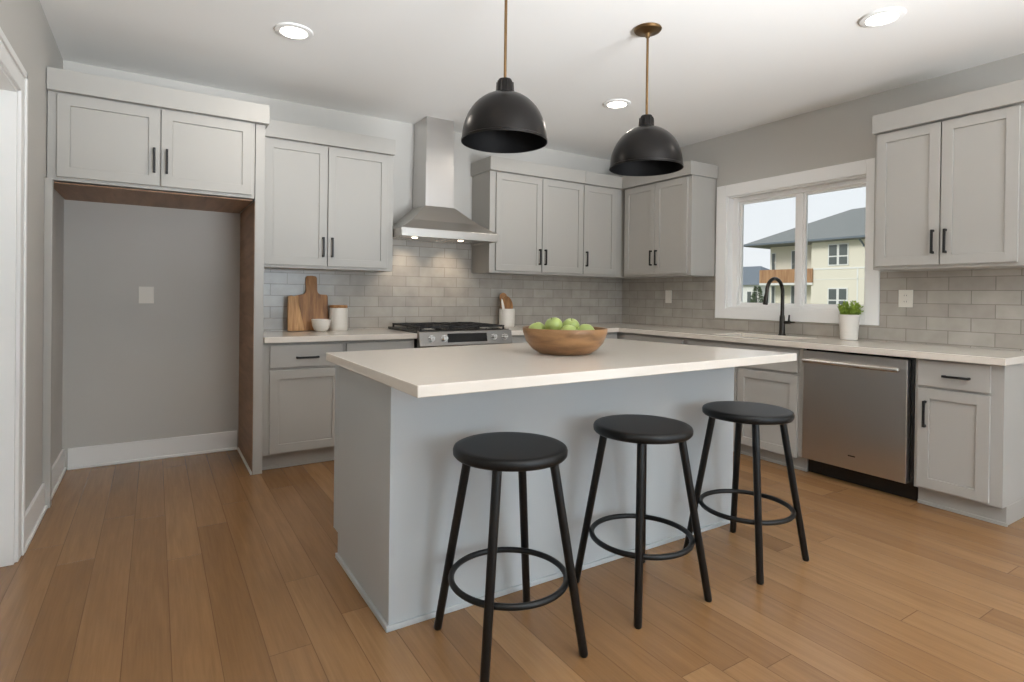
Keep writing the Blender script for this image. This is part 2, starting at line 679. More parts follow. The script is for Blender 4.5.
bm = BM()
baseboard(bm, lambda p: (p[0], AD - p[1], p[2]), LX + .03, -3.84)
struct('baseboard_back', bm, M_TRIM, label='white baseboard in the refrigerator alcove', bevel=.003)
LEFTM = lambda p: (LX + p[1], -p[0], p[2])
bm = BM()
baseboard(bm, LEFTM, -AD + .002, .655)
baseboard(bm, LEFTM, .705, -(DY0 + .10))
baseboard(bm, LEFTM, -(DY1 - .10), -FY)
struct('baseboard_left', bm, M_TRIM, label='white baseboard on the left wall', bevel=.003)

bm = BM()
baseboard(bm, RIGHT, 3.515, 5.48)
baseboard(bm, RIGHT, 7.52, -FY)
struct('baseboard_right', bm, M_TRIM, label='white baseboard on the right wall', bevel=.003)

# windows ------------------------------------------------------------
w1 = thing('window_1', 'white sliding window above the sink', 'window', (0, (WY0 + WY1) / 2, WZ0), kind='structure')
RW = lambda p: (-p[1], -p[0], p[2])   # u=-y, w out of the right wall into the room
bm = BM()
T = .105
rbox(bm, RW, -WY0 - T, -WY0, 0, .02, WZ0 - .09, WZ1 + T)
rbox(bm, RW, -WY1, -WY1 + .095, 0, .02, WZ0 - .09, WZ1 + T)
rbox(bm, RW, -WY0, -WY1, 0, .02, WZ1, WZ1 + T)
rbox(bm, RW, -WY0, -WY1, 0, .02, WZ0 - .09, WZ0)
obj('casing', bm, M_VINYL, w1, bevel=.003)
bm = BM()
rbox(bm, RW, -WY0 - .001, -WY0 + .012, -.16, .002, WZ0, WZ1)
rbox(bm, RW, -WY1 - .012, -WY1 + .001, -.16, .002, WZ0, WZ1)
rbox(bm, RW, -WY0 + .012, -WY1 - .012, -.16, .002, WZ1 - .012, WZ1)
rbox(bm, RW, -WY0 + .012, -WY1 - .012, -.16, .002, WZ0, WZ0 + .012)
obj('jamb', bm, M_VINYL, w1, bevel=.002)
y0, y1, z0, z1 = -WY0 + .012, -WY1 - .012, WZ0 + .012, WZ1 - .012
bm = BM()
FW = .036
FL_ = .052
for a in ((y0, y0 + FL_, z0, z1), (y1 - FW * .6, y1, z0, z1), (y0 + FL_, y1 - FW * .6, z1 - FW, z1), (y0 + FL_, y1 - FW * .6, z0, z0 + .022)):
    rbox(bm, RW, a[0], a[1], -.14, -.06, a[2], a[3])
rbox(bm, RW, 1.956, 2.000, -.125, -.075, z0 + .022, z1 - FW)
obj('frame', bm, M_VINYL, w1, bevel=.004)


def sash(name, u0, u1, wa, wb):
    bm = BM()
    k = .022
    a, b, c, d = u0, u1, z0 + .020, z1 - FW + .002
    rbox(bm, RW, a, a + k, wa, wb, c, d)
    rbox(bm, RW, b - k, b, wa, wb, c, d)
    rbox(bm, RW, a + k, b - k, wa, wb, c, c + k)
    rbox(bm, RW, a + k, b - k, wa, wb, d - k, d)
    s = obj(name, bm, M_VINYL, w1, bevel=.003)
    obj('glass_pane', rbox(BM(), RW, a + k, b - k, (wa + wb) / 2 - .003, (wa + wb) / 2 + .003, c + k, d - k), M_GLASS, s)


sash('sash', y0 + FL_ + .002, 1.9555, -.115, -.085)
sash('sash', 2.0005, y1 - FW * .6 - .002 + .02, -.115, -.085)
# window behind the camera (front wall) and patio window on the right wall behind the camera
w2 = thing('window_2', 'wide white window in the wall behind the camera', 'window', (-2.45, FY, .45), kind='structure')
bm = BM()
for (a, b, c, d) in ((-3.65, -3.56, .45, 2.45), (-1.34, -1.25, .45, 2.45), (-3.56, -1.34, 2.36, 2.45), (-3.56, -1.34, .45, .54), (-2.49, -2.41, .54, 2.36)):
    box(bm, a, b, FY - .12, FY - .02, c, d)
obj('frame', bm, M_TRIM, w2, bevel=.004)
obj('glass_pane', box(BM(), -3.56, -1.34, FY - .08, FY - .074, .54, 2.36), M_GLASS, w2)
w3 = thing('window_3', 'tall white patio window on the right wall behind the camera', 'window', (0, -6.5, .12), kind='structure')
bm = BM()
for (a, b, c, d) in ((5.5, 5.6, .12, 2.35), (7.4, 7.5, .12, 2.35), (5.6, 7.4, 2.25, 2.35), (5.6, 7.4, .12, .22), (6.46, 6.54, .22, 2.25)):
    rbox(bm, RW, a, b, -.12, -.02, c, d)
obj('frame', bm, M_TRIM, w3, bevel=.004)
obj('glass_pane', rbox(BM(), RW, 5.6, 7.4, -.08, -.074, .22, 2.25), M_GLASS, w3)

# ------------------------------------------------------------------ backsplash
CT = .895
HX0, HX1 = -2.772, -1.900     # range hood
us = [-3.768, -2.776, -1.896, 0]
zz = [CT, 1.366, 1.385, 1.66]


def bmask(i, j):
    return j == 0 or (j == 1 and i >= 1) or (j == 2 and i == 1)


struct('wall_back_tile', grid_slab(BM(), us, zz, bmask, .0005, .009, lambda p: (p[0], -p[2], p[1])), M_TILE_B, label='greige subway tile backsplash behind the range')
us = [.009, -WY0 - T - .001, -WY1 + .096, 3.50]
zz = [CT, WZ0 - .091, 1.385]
struct('wall_right_tile', grid_slab(BM(), us, zz, lambda i, j: j == 0 or i != 1, .0005, .009, lambda p: (-p[2], -p[0], p[1])), M_TILE_R, label='greige subway tile backsplash around the sink window')

# ------------------------------------------------------------------ cabinets


def handle(Mf, u, w, z, vertical, parent, L=.145):
    bm = BM()
    h = L / 2
    t = .0065
    if vertical:
        rbox(bm, Mf, u - t, u + t, w + .020, w + .031, z - h, z + h)
        for s in (-1, 1):
            zz_ = z + s * (h - .007)
            rbox(bm, Mf, u - t, u + t, w, w + .020, zz_ - .007, zz_ + .007)
    else:
        rbox(bm, Mf, u - h, u + h, w + .020, w + .031, z - t, z + t)
        for s in (-1, 1):
            uu = u + s * (h - .007)
            rbox(bm, Mf, uu - .007, uu + .007, w, w + .020, z - t, z + t)
    return obj('handle', bm, M_BLACK, parent, bevel=.002, label='black bar handle')


def door(Mf, u0, u1, z0, z1, w, parent, name='door', fw=.058, shaker=True):
    bm = BM()
    th = .020
    if shaker:
        grid_slab(bm, [u0, u0 + fw, u1 - fw, u1], [z0, z0 + fw, z1 - fw, z1], lambda i, j: not (i == 1 and j == 1), w, w + th, lambda p: Mf((p[0], p[2], p[1])))
        rbox(bm, Mf, u0 + fw, u1 - fw, w + .001, w + th - .009, z0 + fw, z1 - fw)
    else:
        rbox(bm, Mf, u0, u1, w, w + th, z0, z1)
    return obj(name, bm, M_CAB, parent, bevel=.0022)


def wall_cabinet(Mf, u0, u1, z0, ztop, w, doors, label, u_crown=None, crown_z=(2.282, 2.401), name='wall_cabinet', hz=None, back=.010, crown_ret=(True, True)):
    """doors: list of (u0,u1,side of handle)"""
    loc = Mf(((u0 + u1) / 2, w / 2, z0))
    t = thing(name, label, 'cabinet', loc)
    bm = BM()
    rbox(bm, Mf, u0, u1, back, w, z0, ztop)
    obj('carcass', bm, M_CAB, t, bevel=.0015)
    for (a, b, side) in doors:
        dr = door(Mf, a, b, z0 + .020, ztop - .012, w, t)
        hu = b - .029 if side == 'r' else a + .029
        handle(Mf, hu, w + .020, hz if hz else z0 + .155, True, dr, .145)
    bm = BM()
    c0, c1 = u_crown if u_crown else (u0, u1)
    rbox(bm, Mf, c0, c1, back, w + .040, crown_z[0], crown_z[1])
    obj('crown', bm, M_CAB, t, bevel=.002)
    return t


UW = .335
wall_cabinet(BACK, -3.768, -2.780, 1.368, 2.282, UW, [(-3.728, -3.296, 'r'), (-3.289, -2.826, 'l')],
             'grey two-door wall cabinet between the refrigerator alcove and range hood', u_crown=(-3.768, -2.779), hz=1.528)
wall_cabinet(BACK, -1.896, -.850, 1.387, 2.282, UW, [(-1.838, -1.346, 'r'), (-1.339, -.856, 'l')],
             'grey two-door wall cabinet right of the steel range hood', u_crown=(-1.914, -.850), hz=1.545)
wall_cabinet(BACK, -.848, -.012, 1.387, 2.282, UW, [(-.846, -.430, 'l')],
             'grey single-door wall cabinet in the room corner', u_crown=(-.848, -.012), hz=1.552)
wall_cabinet(RIGHT, .379, 1.224, 1.387, 2.282, UW, [(.395, .798, 'r'), (.804, 1.186, 'l')],
             'grey two-door wall cabinet left of the sink window', u_crown=(.379, 1.242), hz=1.562)
wall_cabinet(RIGHT, 2.732, 3.530, 1.387, 2.282, UW, [(2.752, 3.109, 'r'), (3.116, 3.478, 'l')],
             'grey two-door wall cabinet right of the sink window', u_crown=(2.730, 3.548), hz=1.547)

# refrigerator alcove
t = wall_cabinet(BACK, LX + .004, -3.832, 1.795, 2.282, .640, [(-4.838, -4.354, 'r'), (-4.348, -3.850, 'l')],
                 'grey two-door cabinet bridging the empty refrigerator alcove', u_crown=(LX + .004, -3.752), name='bridge_cabinet', hz=1.962, back=.004)
obj('wood_underside', rbox(BM(), BACK, LX + .006, -3.840, -AD + .004, .62, 1.782, 1.789), M_DARKW, t, label='brown wood underside')
t = thing('refrigerator_panel', 'tall grey end panel right of the refrigerator alcove', 'panel', BACK((-3.80, .32, 0)))
obj('panel_board', rbox(BM(), BACK, -3.828, -3.770, .012, .640, 0, 2.280), M_CAB, t, bevel=.002)
obj('inner_veneer', rbox(BM(), BACK, -3.831, -3.828, -AD + .002, .632, .0, 1.782), M_DARKW, t, label='brown wood inner side')
obj('shoe_moulding', rbox(BM(), BACK, -3.840, -3.831, -AD + .03, .632, 0, .018), M_TRIM, t)
tag(obj('filler_strip', box(BM(), LX + .001, LX + .036, -.656, -.704, 0, 1.794), M_CAB, loc=(LX + .018, -.68, 0), bevel=.002),
    'narrow grey vertical filler strip left of the refrigerator alcove', 'filler strip')


def base_cabinet(Mf, u0, u1, fronts, label, name='base_cabinet', hollow=False, toe_ext=0.):
    """fronts: list of ('drawer'|'door'|'panel', u0,u1,z0,z1, handle or None)"""
    t = thing(name, label, 'cabinet', Mf(((u0 + u1) / 2, .31, 0)))
    bm = BM()
    if hollow:
        rbox(bm, Mf, u0, u0 + .018, .012, .598, .105, .852)
        rbox(bm, Mf, u1 - .018, u1, .012, .598, .105, .852)
        rbox(bm, Mf, u0 + .018, u1 - .018, .012, .598, .105, .123)
        rbox(bm, Mf, u0 + .018, u1 - .018, .012, .024, .123, .852)
        rbox(bm, Mf, u0, u1, .598, .619, .105, .852)
    else:
        rbox(bm, Mf, u0, u1, .012, .619, .105, .852)
    obj('carcass', bm, M_CAB, t, bevel=.0015)
    bm = BM()
    rbox(bm, Mf, u0, u1, .012, .560, 0, .104)
    rbox(bm, Mf, u0, u1 + toe_ext, .560, .568, 0, .018)
    obj('toe_kick', bm, M_CAB, t, bevel=.001)
    for f in fronts:
        kind, a, b, c, d, h = f
        nm = {'drawer': 'drawer', 'door': 'door', 'panel': 'false_drawer'}[kind]
        o = door(Mf, a, b, c, d, .619, t, nm, shaker=(kind == 'door'))
        if h:
            handle(Mf, h[0], .639, h[1], kind == 'door', o, h[2])
    return t


base_cabinet(BACK, -3.768, -3.240, [('drawer', -3.728, -3.262, .686, .836, (-3.491, .752, .15)), ('door', -3.728, -3.262, .118, .668, None)],
             'grey base cabinet with one drawer beside the refrigerator panel')
base_cabinet(BACK, -3.238, -2.706, [('drawer', -3.222, -2.738, .686, .836, (-2.98, .752, .15)), ('door', -3.222, -2.738, .118, .668, (-2.78, .57, .145))],
             'grey base cabinet immediately left of the range, mostly behind the island')
base_cabinet(BACK, -1.888, -.642, [('drawer', -1.86, -1.29, .686, .836, (-1.575, .752, .15)), ('door', -1.86, -1.29, .118, .668, (-1.34, .57, .145)),
                                   ('panel', -1.27, -.70, .686, .836, None), ('door', -1.27, -.70, .118, .668, (-1.22, .57, .145))],
             'grey base cabinet right of the range, behind the fruit bowl')
base_cabinet(RIGHT, .012, 1.428, [('panel', .70, 1.40, .686, .836, None), ('door', .70, 1.40, .118, .668, (1.36, .57, .145))],
             'grey corner base cabinet where the two counters meet', name='corner_base_cabinet')
base_cabinet(RIGHT, 1.430, 2.436, [('panel', 1.45, 2.402, .678, .836, None), ('door', 1.45, 1.922, .095, .658, (1.89, .57, .145)), ('door', 1.930, 2.402, .095, .658, None)],
             'grey sink base cabinet left of the dishwasher', hollow=True)
base_cabinet(RIGHT, 3.105, 3.512, [('drawer', 3.124, 3.458, .700, .846, (3.312, .767, .125)), ('door', 3.124, 3.458, .118, .686, (3.165, .541, .15))],
             'grey end base cabinet right of the dishwasher', toe_ext=.006)

# ------------------------------------------------------------------ countertops
CB = .856
t = obj('countertop', rbox(BM(), BACK, -3.768, -2.704, .010, .674, CB, CT), M_QUARTZ, loc=(-3.236, -.33, CB), bevel=.003)
tag(t, 'short white countertop left of the range', 'countertop')
SK = (1.615, 2.265, .155, .535)    # sink: u0,u1,w0,w1
us = [-1.887, -.674, -SK[3], -SK[2], -.010]
vs = [-.010, -.674, -SK[0], -SK[1], -3.531]


def lmask(i, j):
    if j == 0:
        return True
    return i >= 1 and not (i == 2 and j == 2)


t = obj('countertop', grid_slab(BM(), us, vs, lmask, CB, CT, lambda p: p), M_QUARTZ, loc=(-.4, -1.6, CB), bevel=.003)
tag(t, 'long white L-shaped countertop running through the corner under the window', 'countertop')

# sink: undermount white bowl
t = thing('kitchen_sink', 'white undermount sink basin set in the counter below the window', 'sink', RIGHT(((SK[0] + SK[1]) / 2, (SK[2] + SK[3]) / 2, .70)))
bm = BM()
u0, u1, w0_, w1_ = SK
th = .012
zb = .69
rbox(bm, RIGHT, u0 - th, u1 + th, w0_ - th, w1_ + th, zb - th, zb)
rbox(bm, RIGHT, u0 - th, u0, w0_ - th, w1_ + th, zb, CB - .001)
rbox(bm, RIGHT, u1, u1 + th, w0_ - th, w1_ + th, zb, CB - .001)
rbox(bm, RIGHT, u0, u1, w0_ - th, w0_, zb, CB - .001)
rbox(bm, RIGHT, u0, u1, w1_, w1_ + th, zb, CB - .001)
obj('basin', bm, M_CERAM, t, bevel=.004)
c = RIGHT(((u0 + u1) / 2, (w0_ + w1_) / 2, zb))
obj('drain', lathe(BM(), [(0, .004), (.03, .004), (.042, .006), (.045, .0)], c, 28), M_STEEL_H, t, smooth=True)

# faucet
fy = -1.945
t = thing('kitchen_faucet', 'dark bronze gooseneck faucet behind the sink', 'faucet', (-.095, fy, CT))
bm = BM()
lathe(bm, [(0, 0), (.030, 0), (.030, .004), (.024, .012), (.0215, .05), (.0205, .14), (.018, .16), (.0, .16)], (-.095, fy, CT), 28)
obj('body', bm, M_BRONZED, t, smooth=True)
pts = [(-.095, fy, CT + .15), (-.095, fy, CT + .20), (-.095, fy, CT + .30)]
rad = .105
cx, cz = -.095 - rad, CT + .345
pts.append((-.095, fy, CT + .345))
for k in range(1, 13):
    a = math.pi * k / 13
    pts.append((cx + rad * math.cos(a), fy, cz + rad * math.sin(a) * 1.02))
ex = -.095 - 2 * rad
pts += [(ex, fy, cz), (ex - .006, fy, cz - .03)]
obj('spout', tube(BM(), pts, [.016] + [.0142] * (len(pts) - 1), 16), M_BRONZED, t, smooth=True)
bm = BM()
tube(bm, [(ex - .004, fy, cz - .02), (ex - .010, fy, cz - .05), (ex - .018, fy, cz - .095), (ex - .019, fy, cz - .10)], [.015, .017, .0185, .015], 18)
obj('spray_head', bm, M_BRONZED, t, smooth=True)
bm = BM()
tube(bm, [(-.095, fy - .018, CT + .105), (-.095, fy - .065, CT + .105)], .0125, 14)
tube(bm, [(-.095, fy - .055, CT + .105), (-.098, fy - .058, CT + .13), (-.10, fy - .062, CT + .165)], [.009, .007, .006], 12)
tube(bm, [(-.095, fy - .063, CT + .105), (-.095, fy - .105, CT + .108)], [.008, .006], 12)
obj('lever', bm, M_BRONZED, t, smooth=True)

# ------------------------------------------------------------------ dishwasher
t = thing('dishwasher', 'stainless steel dishwasher between two grey base cabinets', 'dishwasher', RIGHT((2.77, .31, 0)))
obj('tub', rbox(BM(), RIGHT, 2.442, 3.100, .02, .600, .105, .850), M_COOK, t, label='black edge around the steel door')
obj('toe_panel', rbox(BM(), RIGHT, 2.442, 3.100, .02, .555, .004, .104), M_COOK, t, label='black recessed toe panel')
o = obj('door_panel', rbox(BM(), RIGHT, 2.446, 3.074, .602, .645, .112, .838), M_STEEL_V, t, bevel=.004)
bm = BM()
tube(bm, [RIGHT((2.460, .678, .776)), RIGHT((3.042, .678, .776))], .0155, 16)
for a in (2.485, 3.005):
    rbox(bm, RIGHT, a, a + .016, .645, .674, .764, .782)
obj('handle_bar', bm, M_STEEL_H, o, bevel=.006, seg=3)
obj('emblem', rbox(BM(), RIGHT, 2.747, 2.790, .645, .6465, .196, .204), M_DARKHOLE, o)

# ------------------------------------------------------------------ range
RX0, RX1 = -2.699, -1.892
t = thing('gas_range', 'stainless slide-in range under the hood', 'range', ((RX0 + RX1) / 2, -.34, 0))
obj('body', box(BM(), RX0 + .004, RX1 - .004, -.02, -.668, .02, CT - .002), M_COOK, t)
bm = BM()
box(bm, RX0 + .002, RX1 - .002, -.016, -.682, CT - .001, CT + .018)
obj('cooktop', bm, M_COOK, t, bevel=.004)
# control panel: slanted prism
bm = BM()
prism(bm, [(.668, .790), (.716, .790), (.722, .800), (.700, .905), (.668, .912)], RX0 - .004, RX1 + .004, lambda p: (p[2], -p[0], p[1]))
cp = obj('control_panel', bm, M_STEEL_D, t, bevel=.002)
sl = lambda z: .722 - (z - .800) * (.022 / .105)
for kx in (-2.607, -2.500, -2.062, -1.962):
    bm = BM()
    zc_ = .853
    w = sl(zc_)
    tube(bm, [(kx, -w, zc_), (kx, -w - .008, zc_ + .0015)], .026, 20)
    tube(bm, [(kx, -w - .008, zc_ + .0015), (kx, -w - .032, zc_ + .006)], [.020, .018], 20)
    box(bm, kx - .003, kx + .003, -w - .032, -w - .036, zc_ - .01, zc_ + .022)
    obj('knob', bm, M_STEEL_H, cp, smooth=True)
bm = BM()
v = [(-2.472, .822), (-2.124, .822), (-2.124, .888), (-2.472, .888)]
fr = [bm.verts.new((a, -sl(z) - .0015, z)) for a, z in v]
bk = [bm.verts.new((a, -sl(z) + .002, z)) for a, z in v]
bm.faces.new(fr)
bm.faces.new(bk[::-1])
for i in range(4):
    j = (i + 1) % 4
    bm.faces.new((fr[i], bk[i], bk[j], fr[j]))
obj('display', bm, M_SCREEN, cp, label='black touch display')
o = obj('oven_door', box(BM(), RX0 + .006, RX1 - .006, -.67, -.705, .20, .770), M_STEEL_H, t, bevel=.004)
obj('oven_window', box(BM(), RX0 + .13, RX1 - .13, -.705, -.707, .32, .62), M_SCREEN, o)
bm = BM()
tube(bm, [(RX0 + .06, -.75, .72), (RX1 - .06, -.75, .72)], .012, 14)
for kx in (RX0 + .09, RX1 - .09):
    tube(bm, [(kx, -.705, .72), (kx, -.75, .72)], .009, 10)
obj('oven_handle', bm, M_STEEL_H, o, smooth=True)
obj('storage_drawer', box(BM(), RX0 + .006, RX1 - .006, -.67, -.70, .045, .192), M_STEEL_H, t, bevel=.004)
# grates: three cast-iron frames
gw = (RX1 - RX0 - .05) / 3
for k in range(3):
    bm = BM()
    a = RX0 + .025 + k * gw + .003
    b = a + gw - .006
    f, g = -.055, -.645
    z0_, z1_ = CT + .034, CT + .048
    tt = .007
    box(bm, a, a + 2 * tt, f, g, z0_, z1_)
    box(bm, b - 2 * tt, b, f, g, z0_, z1_)
    for yy in (f, -.20, -.35, -.50, g):
        box(bm, a + 2 * tt, b - 2 * tt, yy - tt, yy + tt, z0_, z1_)
    mx_ = (a + b) / 2
    box(bm, mx_ - tt, mx_ + tt, f, g, z0_ + .002, z1_ + .002)
    for px_ in (a + tt, b - tt):
        for py_ in (f - tt, g + tt):
            box(bm, px_ - tt, px_ + tt, py_ - tt, py_ + tt, CT + .018, z0_)
    obj('grate', bm, M_IRON, t, bevel=.002)
for (bx, by) in ((RX0 + .15, -.19), (RX0 + .15, -.51), ((RX0 + RX1) / 2, -.35), (RX1 - .15, -.19), (RX1 - .15, -.51)):
    obj('burner', lathe(BM(), [(0, .014), (.030, .014), (.036, .010), (.038, .006), (.055, .005), (.06, 0)], (bx, by, CT + .0185), 24), M_STEEL_H if by != -.35 else M_IRON, t, smooth=True)

# ------------------------------------------------------------------ hood
t = thing('range_hood', 'stainless steel chimney hood above the range', 'range hood', ((HX0 + HX1) / 2, -.25, 1.63))
hz0, hz1, hz2 = 1.640, 1.705, 1.925
CX0, CX1, CDp = -2.482, -2.220, .285
hd = .505
bm = BM()
grid = [HX0, HX1]
# lip: hollow band
box(bm, HX0, HX1, -.004 - hd + .012, -hd, hz0, hz1)
box(bm, HX0, HX0 + .010, -.012, -hd + .008, hz0, hz1)
box(bm, HX1 - .010, HX1, -.012, -hd + .008, hz0, hz1)
lip = obj('lip', bm, M_STEEL_S, t, bevel=.002)
bm = BM()
lo = [bm.verts.new(p) for p in ((HX0, -.012, hz1), (HX1, -.012, hz1), (HX1, -hd, hz1), (HX0, -hd, hz1))]
mid = []
hi = [bm.verts.new(p) for p in ((CX0 - .004, -.012, hz2), (CX1 + .004, -.012, hz2), (CX1 + .004, -CDp - .004, hz2), (CX0 - .004, -CDp - .004, hz2))]
# slightly concave sides: one middle ring pulled in
for a, b in zip(lo, hi):
    q = a.co.lerp(b.co, .45)
    mid.append(bm.verts.new((q.x, q.y, q.z - .018)))
for A, B in ((lo, mid), (mid, hi)):
    for i in range(4):
        j = (i + 1) % 4
        bm.faces.new((A[i], A[j], B[j], B[i]))
bm.faces.new(lo[::-1])
bm.faces.new(hi)
cn = obj('canopy', bm, M_STEEL_S, t, bevel=.002)
obj('filter_panel', box(BM(), HX0 + .012, HX1 - .012, -.02, -hd + .010, hz0 + .012, hz0 + .018), M_STEEL_H, t)
obj('chimney_lower', box(BM(), CX0, CX1, -.012, -CDp, hz2, 2.285), M_STEEL_V, t, bevel=.002)
obj('chimney_upper', box(BM(), CX0 + .006, CX1 - .006, -.012, -CDp + .006, 2.285, ZC - .001), M_STEEL_V, t, bevel=.002)
for hx in (-2.58, -2.16):
    o = obj('hood_lamp', lathe(BM(), [(0, 0), (.020, 0), (.024, .002), (.024, .005), (0, .005)], (hx, -.30, hz0 + .0065), 20), M_HLENS, t, smooth=True)
    lamp('SPOT', 'hood_light', (hx - t.location.x, -.30 - t.location.y, hz0 - .004 - t.location.z), 4.5, (1, .82, .62), (0, .9, -1), t, spot_size=math.radians(80), spot_blend=.9, shadow_soft_size=.02)

# ------------------------------------------------------------------ island
IT, IB = .920, .883
t = thing('kitchen_island', 'grey panelled kitchen island base in the middle of the room', 'kitchen island', (-2.75, -2.4, 0))
FL, FR_, BR_, BL = (-3.668, -2.728), (-1.765, -2.728), (-1.925, -1.955), (-3.668, -2.000)
bm = BM()
q = lambda a, b, k: (a[0] + (b[0] - a[0]) * k, a[1] + (b[1] - a[1]) * k)
prism(bm, [FL, FR_, q(FR_, BR_, .90), q(FL, BL, .90)], 0, IB - .001)
prism(bm, [q(FL, BL, .90), q(FR_, BR_, .90), BR_, BL], .108, IB - .001)
obj('island_body', bm, M_ISLAND, t, bevel=.002)
bm = BM()
k_ = .011
prism(bm, [(FL[0] - k_, FL[1] - k_), (FR_[0] + k_, FR_[1] - k_), FR_, FL], 0, .020)
prism(bm, [(FL[0] - k_, FL[1] - k_), FL, q(FL, BL, .90), (FL[0] - k_, q(FL, BL, .90)[1])], 0, .020)
obj('shoe_moulding', bm, M_ISLAND, t, bevel=.002)
for a, b in ((.02, .33), (.345, .655), (.67, .98)):
    bm = BM()
    p0, p1 = q(BL, BR_, a), q(BL, BR_, b)
    n_ = Vector((-(p1[1] - p0[1]), p1[0] - p0[0], 0)).normalized() * .02
    prism(bm, [p0, p1, (p1[0] + n_.x, p1[1] + n_.y), (p0[0] + n_.x, p0[1] + n_.y)], .125, .860)
    obj('door', bm, M_CAB, t, bevel=.003)
t = obj('countertop', prism(BM(), [(-3.721, -3.091), (-1.700, -3.033), (-1.900, -1.900), (-3.719, -2.035)], IB, IT), M_QUARTZ, loc=(-2.75, -2.5, IB), bevel=.003)
tag(t, 'large white countertop on the kitchen island', 'countertop')

# ------------------------------------------------------------------ stools
st = thing('bar_stool', 'x', 'stool', (-3.340, -3.000, 0), 'black bar stools along the island', math.radians(-3))
ZS = .676
r_ = .196
bm = lathe(BM(), [(0, ZS - .036), (r_ - .020, ZS - .036), (r_ - .007, ZS - .033), (r_ - .001, ZS - .026), (r_, ZS - .012), (r_ - .003, ZS - .004), (r_ - .010, ZS), (r_ - .03, ZS), (0, ZS)], seg=64)
obj('seat', bm, M_STOOL, st, local=True, smooth=True)
TOPR, FOOTR = .106, .184
for sx, sy in ((-1, -1), (1, -1), (1, 1), (-1, 1)):
    bm = tube(BM(), [(sx * FOOTR, sy * FOOTR, .0), (sx * FOOTR, sy * FOOTR, .006), (sx * TOPR, sy * TOPR, ZS - .034)], [.0115, .0145, .0155], 16)
    obj('leg', bm, M_STOOL, st, local=True, smooth=True)
zr = .228
pts = [(.197 * math.cos(a), .197 * math.sin(a), zr) for a in [2 * math.pi * i / 64 for i in range(64)]]
obj('foot_ring', tube(BM(), pts, .0105, 12, cyc=True), M_STOOL, st, local=True, smooth=True)
st['label'] = 'black round bar stool nearest the left end of the island'
dup(st, (-2.706, -2.992, 0), 'black round bar stool in the middle of the row of three', rz=math.radians(-2))
dup(st, (-2.055, -3.010, 0), 'black round bar stool at the right end of the island, nearest the dishwasher', rz=math.radians(3), scale=1.005)

# ------------------------------------------------------------------ pendants
pd = thing('pendant_lamp', 'x', 'lamp', (-3.005, -2.386, ZC), 'black dome pendants over the island')
zrim = 1.897 - ZC
rad = .197
prof = []
hgt = .215
for k in range(0, 15):
    a = k / 14 * math.radians(80)
    prof.append((rad * math.cos(a) ** .92, zrim + .012 + hgt * math.sin(a) / math.sin(math.radians(80))))
outer = [(rad + .003, zrim), (rad + .003, zrim + .010)] + prof
inner = [(max(r - .004, .02), z - .004) for r, z in prof]
inner[0] = (rad - .002, zrim + .01)
bm = lathe(BM(), outer, seg=64)
sh = obj('shade', bm, M_BRONZE, pd, local=True, smooth=True)
obj('shade_lining', lathe(BM(), [(rad + .0025, zrim), (rad - .002, zrim)] + inner + [(0, inner[-1][1])], seg=64), M_SHADE_IN, sh, local=True, smooth=True)
bm = BM()
zt = zrim + hgt + .008
lathe(bm, [(.0, zt - .006), (.046, zt - .006), (.047, zt + .004), (.040, zt + .008), (.036, zt + .055), (.030, zt + .068), (.012, zt + .074), (0, zt + .074)], seg=32)
for i in range(10):
    a = 2 * math.pi * i / 10
    ca, sa = math.cos(a), math.sin(a)
    tube(bm, [(.040 * ca, .040 * sa, zt + .006), (.037 * ca, .037 * sa, zt + .056)], .003, 6)
obj('socket_cap', bm, M_BRONZE, pd, local=True, smooth=True)
obj('rod', tube(BM(), [(0, 0, zt + .070), (0, 0, -.02)], .0068, 14), M_BRASS, pd, local=True, smooth=True)
obj('canopy_plate', lathe(BM(), [(0, -.0005), (.074, -.0005), (.076, -.006), (.070, -.014), (.030, -.020), (.015, -.028), (.012, -.048), (0, -.048)], seg=40), M_BRASS, pd, local=True, smooth=True)
pd['label'] = 'black dome pendant lamp on a brass rod over the left half of the island'
dup(pd, (-2.082, -2.378, ZC), 'black dome pendant lamp on a brass rod above the fruit bowl, its ceiling plate visible')

# ------------------------------------------------------------------ recessed lights
WARM = (1, .91, .80)
dl = thing('recessed_downlight', 'x', 'ceiling light', (-3.719, -1.258, ZC), 'recessed downlights in the kitchen ceiling')
obj('trim_ring', lathe(BM(), [(.070, -.002), (.074, -.012), (.100, -.008), (.105, -.001), (.105, -.0005), (.070, -.0005)], seg=40, closed=True), M_TRIM, dl, local=True, smooth=True)
obj('lens', lathe(BM(), [(0, -.006), (.060, -.006), (.0705, -.004), (.0705, -.0008), (0, -.0008)], seg=32), M_LENS, dl, local=True, smooth=True)
DLS = [(-1.388, -1.385, 'round recessed ceiling light above the corner between the two pendants'),
       (-1.163, -3.145, 'round recessed ceiling light at the top right, nearest the sink window wall')]
dl['label'] = 'round recessed ceiling light at the upper left, above the refrigerator alcove'
spots = [(-3.719, -1.258)]
for x, y, lb in DLS:
    dup(dl, (x, y, ZC), lb)
    spots.append((x, y))
for i, (x, y) in enumerate(spots):
    lamp('AREA', 'downlight_lamp', (x, y, ZC - .016), (3.2, 3.6, .9, .6)[i], WARM, (0, 0, -1), shape='DISK', size=.12, spread=math.radians(165))

# ------------------------------------------------------------------ outlets


